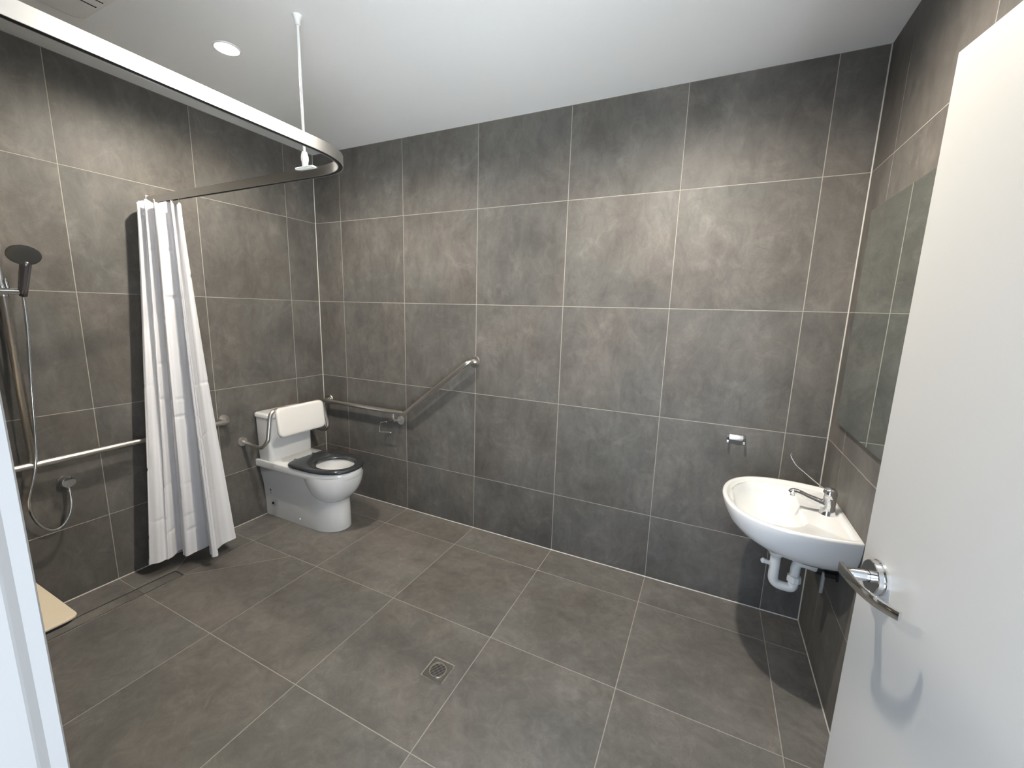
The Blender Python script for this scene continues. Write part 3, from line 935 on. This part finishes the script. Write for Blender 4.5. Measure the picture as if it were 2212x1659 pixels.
# ------------------------------------------------------------------ double hook on the back wall
t = thing('double_hook', 'small chrome double robe hook on the back wall above the basin', 'hook', (3.06, 0, 0.93))
Geo().rbox(3.026, 3.092, -0.016, 0.0, 0.922, 0.952, 0.002).put('plate', 'steel', t, smooth=30)
for x in (3.021, 3.095):
    g = Geo()
    pr_ = [(0.0, 0.955), (-0.016, 0.955), (-0.034, 0.940), (-0.040, 0.926), (-0.040, 0.912), (-0.032, 0.910), (-0.028, 0.924), (-0.016, 0.932), (0.0, 0.932)]
    g.loft([[(x-0.0045, y, z) for y, z in pr_], [(x+0.0045, y, z) for y, z in pr_]])
    g.put('prong', 'chrome', t)

# ------------------------------------------------------------------ mirror
MY0, MY1, MZ0, MZ1 = -0.150, -0.765, 1.105, 2.005
t = thing('mirror', 'tall frameless wall mirror on the right wall above the basin', 'mirror', (RW, (MY0+MY1)/2, MZ0))
Geo().box(RW-0.014, RW-0.008, MY1, MY0, MZ0, MZ1).put('glass', 'mirror', t)
Geo().box(RW-0.008, RW, MY1+0.02, MY0-0.02, MZ0+0.02, MZ1-0.02).put('backing', 'dark', t)
for z in (MZ0, MZ1):
    pass

# ------------------------------------------------------------------ wash basin
BY, RZ = -0.402, 0.787
t = thing('wash_basin', 'white wall-hung wash basin with a rounded front on the right wall', 'basin', (RW, BY, 0.60))
half = [(0.0, 0.262), (0.05, 0.276), (0.11, 0.287), (0.18, 0.291), (0.25, 0.283), (0.31, 0.262), (0.36, 0.226), (0.40, 0.176), (0.425, 0.118), (0.438, 0.056), (0.442, 0.0)]
hs = catmull([(a, b_, 0) for a, b_ in half], 33)
hs[-1].y = 0.0
outl = [(p.x, -p.y) for p in hs]+[(p.x, p.y) for p in hs[::-1][1:]]       # distance from the wall, offset across
NO = len(outl)
def bring(xs, ys, z, dx=0.0):
    return [(RW-0.001-max(a*xs-dx, 0), BY+b_*ys, z) for a, b_ in outl]
def boff(d, z):
    out = []
    n = NO
    for i in range(n):
        p = Vector(outl[i]); q0 = Vector(outl[max(i-1, 0)]); q1 = Vector(outl[min(i+1, n-1)])
        tg = (q1-q0).normalized(); nr = Vector((-tg.y, tg.x))
        if nr.dot(Vector((0.2, 0))-p) < 0: nr = -nr
        r = p+nr*d
        out.append((RW-0.001-max(r.x, d*0.9), BY+r.y, z))
    return out
g = Geo()
under = [(0.18, 0.25, 0.600), (0.36, 0.42, 0.602), (0.52, 0.56, 0.610), (0.66, 0.69, 0.624), (0.78, 0.80, 0.645), (0.88, 0.89, 0.676), (0.950, 0.957, 0.712), (0.985, 0.99, 0.750), (1.0, 1.0, 0.778), (0.998, 0.999, RZ-0.003)]
rings = [bring(a, b_, z) for a, b_, z in under]
rings += [boff(0.004, RZ), boff(0.016, RZ), boff(0.020, RZ-0.003), boff(0.026, RZ-0.011), boff(0.034, RZ-0.013)]
# bowl: matching samples, nearest in angle
BCX, BA, BB = 0.262, 0.142, 0.225
def bowl(a_, b_, z, xo=0.0):
    out = []
    for (x, y) in outl:
        xx = max(x, 0.034)
        ang = math.atan2(y/BB*1.0, (xx-BCX)/BA)
        c, s = math.cos(ang), math.sin(ang)
        n = 2.5
        out.append((RW-0.001-(BCX+xo+a_*math.copysign(abs(c)**(2/n), c)), BY+b_*math.copysign(abs(s)**(2/n), s), z))
    return out
rings += [bowl(BA, BB, RZ-0.014), bowl(BA-0.006, BB-0.006, RZ-0.020), bowl(BA-0.014, BB-0.016, RZ-0.050), bowl(BA-0.030, BB-0.045, RZ-0.100), bowl(BA-0.065, BB-0.10, RZ-0.132), bowl(0.03, 0.035, RZ-0.142)]
g.loft(rings, True, True)
g.put('bowl', 'china', t, smooth=50)
BX = RW-0.001-BCX
Geo().lathe([(0.021, -0.004), (0.021, 0.003), (0.016, 0.004), (0.014, 0.001)], (BX, BY, RZ-0.142), (0, 0, 1), 24).put('plug_hole', 'chrome', t, smooth=40)
ov = (BX+BA-0.016, BY-0.015, RZ-0.046)
Geo().lathe([(0.0085, 0.0), (0.0085, 0.003), (0.0055, 0.003), (0.005, 0.0005)], ov, (-1, 0, 0.25), 20, False, True).put('overflow', 'chrome', t, smooth=40)

# mixer tap
t = thing('mixer_tap', 'chrome basin mixer tap with a long thin wire lever', 'tap', (3.385, -0.415, RZ-0.013))
tx, ty, tz = 3.388, -0.415, RZ-0.0125
Geo().lathe([(0.030, 0.0), (0.029, 0.004), (0.0255, 0.018), (0.0235, 0.040), (0.0230, 0.062), (0.0225, 0.068)], (tx, ty, tz), (0, 0, 1), 36).put('body', 'chrome', t, smooth=45)
sp = catmull([(tx-0.006, ty, tz+0.036), (tx-0.034, ty, tz+0.044), (tx-0.070, ty, tz+0.056), (tx-0.105, ty, tz+0.069), (tx-0.124, ty, tz+0.070), (tx-0.131, ty, tz+0.062)], 24)
Geo().tube(sp, [0.0185-0.0065*min(i/10, 1)+(0.0015 if i > 16 else 0) for i in range(24)], 18).lathe([(0.0095, 0.0), (0.0095, 0.014)], (tx-0.124, ty, tz+0.066), (-0.15, 0, -1), 18).put('spout', 'chrome', t, smooth=45)
Geo().lathe([(0.0225, 0.069), (0.0245, 0.073), (0.0245, 0.090), (0.0215, 0.102), (0.014, 0.110), (0.004, 0.113)], (tx, ty, tz), (0, 0, 1), 36).put('cap', 'chrome', t, smooth=45)
lv = fillet([(tx-0.012, ty, tz+0.098), (tx-0.050, ty, tz+0.124), (tx-0.128, ty, tz+0.185), (tx-0.152, ty, tz+0.222), (tx-0.152, ty+0.026, tz+0.224), (tx-0.138, ty+0.030, tz+0.222)], [0, 0.1, 0.06, 0.012, 0.006, 0])
Geo().tube(lv, 0.0027, 10).put('lever', 'chrome', t, smooth='all')

# waste trap
t = thing('waste_trap', 'white plastic U bend waste trap under the wash basin', 'waste pipe', (3.235, -0.42, 0.40))
wy = -0.42
wx, wr = BX+0.052, 0.0195
wx = 3.236
U = fillet([(wx, wy, 0.555), (wx, wy, 0.412), (wx+0.076, wy, 0.412), (wx+0.076, wy, 0.452)], [0, 0.038, 0.038, 0], 12)
Geo().tube(U, wr, 20).put('u_bend', 'trap_plastic', t, smooth='all')
Geo().lathe([(0.0225, 0.0), (0.0245, 0.004), (0.0290, 0.030), (0.0290, 0.044)], (wx, wy, 0.545), (0, 0, 1), 28, True, False).put('inlet_nut', 'trap_plastic', t, smooth=40)
Geo().lathe([(0.0200, 0.0), (0.0200, 0.028)], (wx, wy, 0.572), (0, 0, 1), 28).put('tailpiece', 'chrome', t, smooth=40)
O = fillet([(wx+0.076, wy, 0.450), (wx+0.076, wy, 0.542), (wx+0.150, wy, 0.530)], [0, 0.030, 0], 10)
Geo().tube(O, 0.0185, 20).put('outlet_arm', 'trap_plastic', t, smooth='all')
Geo().lathe([(0.0260, 0.0), (0.0275, 0.004), (0.0265, 0.024), (0.0235, 0.028)], (wx+0.076, wy, 0.444), (0, 0, 1), 10).put('outlet_nut', 'trap_plastic', t)
Geo().lathe([(0.0095, 0.0), (0.0095, 0.030), (0.0115, 0.034), (0.0115, 0.040), (0.006, 0.045)], (wx-0.010, wy, 0.502), (-1, -0.2, 0.25), 16).put('side_spigot', 'trap_plastic', t, smooth=40)
Geo().lathe([(0.0225, 0.0), (0.0225, 0.018)], (wx+0.146, wy, 0.5306), (1, 0, -0.16), 20).lathe([(0.0200, 0.0), (0.0200, 0.050)], (wx+0.160, wy, 0.528), (1, 0, 0), 20).put('wall_coupling', 'black', t, smooth=40)

t = thing('stop_valve', 'grey lever stop valve on the right wall under the basin', 'valve', (RW, -0.47, 0.49))
Geo().lathe([(0.020, 0.0), (0.020, 0.005), (0.011, 0.008), (0.011, 0.030), (0.013, 0.034), (0.013, 0.046)], (RW, -0.455, 0.530), (-1, 0, 0), 20).put('body', 'black', t, smooth=40)
g = Geo()
g.loft([[(RW-0.046-0.006*math.sin(a), -0.455+w*math.cos(a), z+0.03) for a in [2*PI*k/14 for k in range(14)]] for z, w in ((0.508, 0.006), (0.500, 0.012), (0.480, 0.0145), (0.455, 0.0135), (0.430, 0.011), (0.418, 0.007), (0.413, 0.003))])
g.put('lever', 'grey_plastic', t, smooth=50)
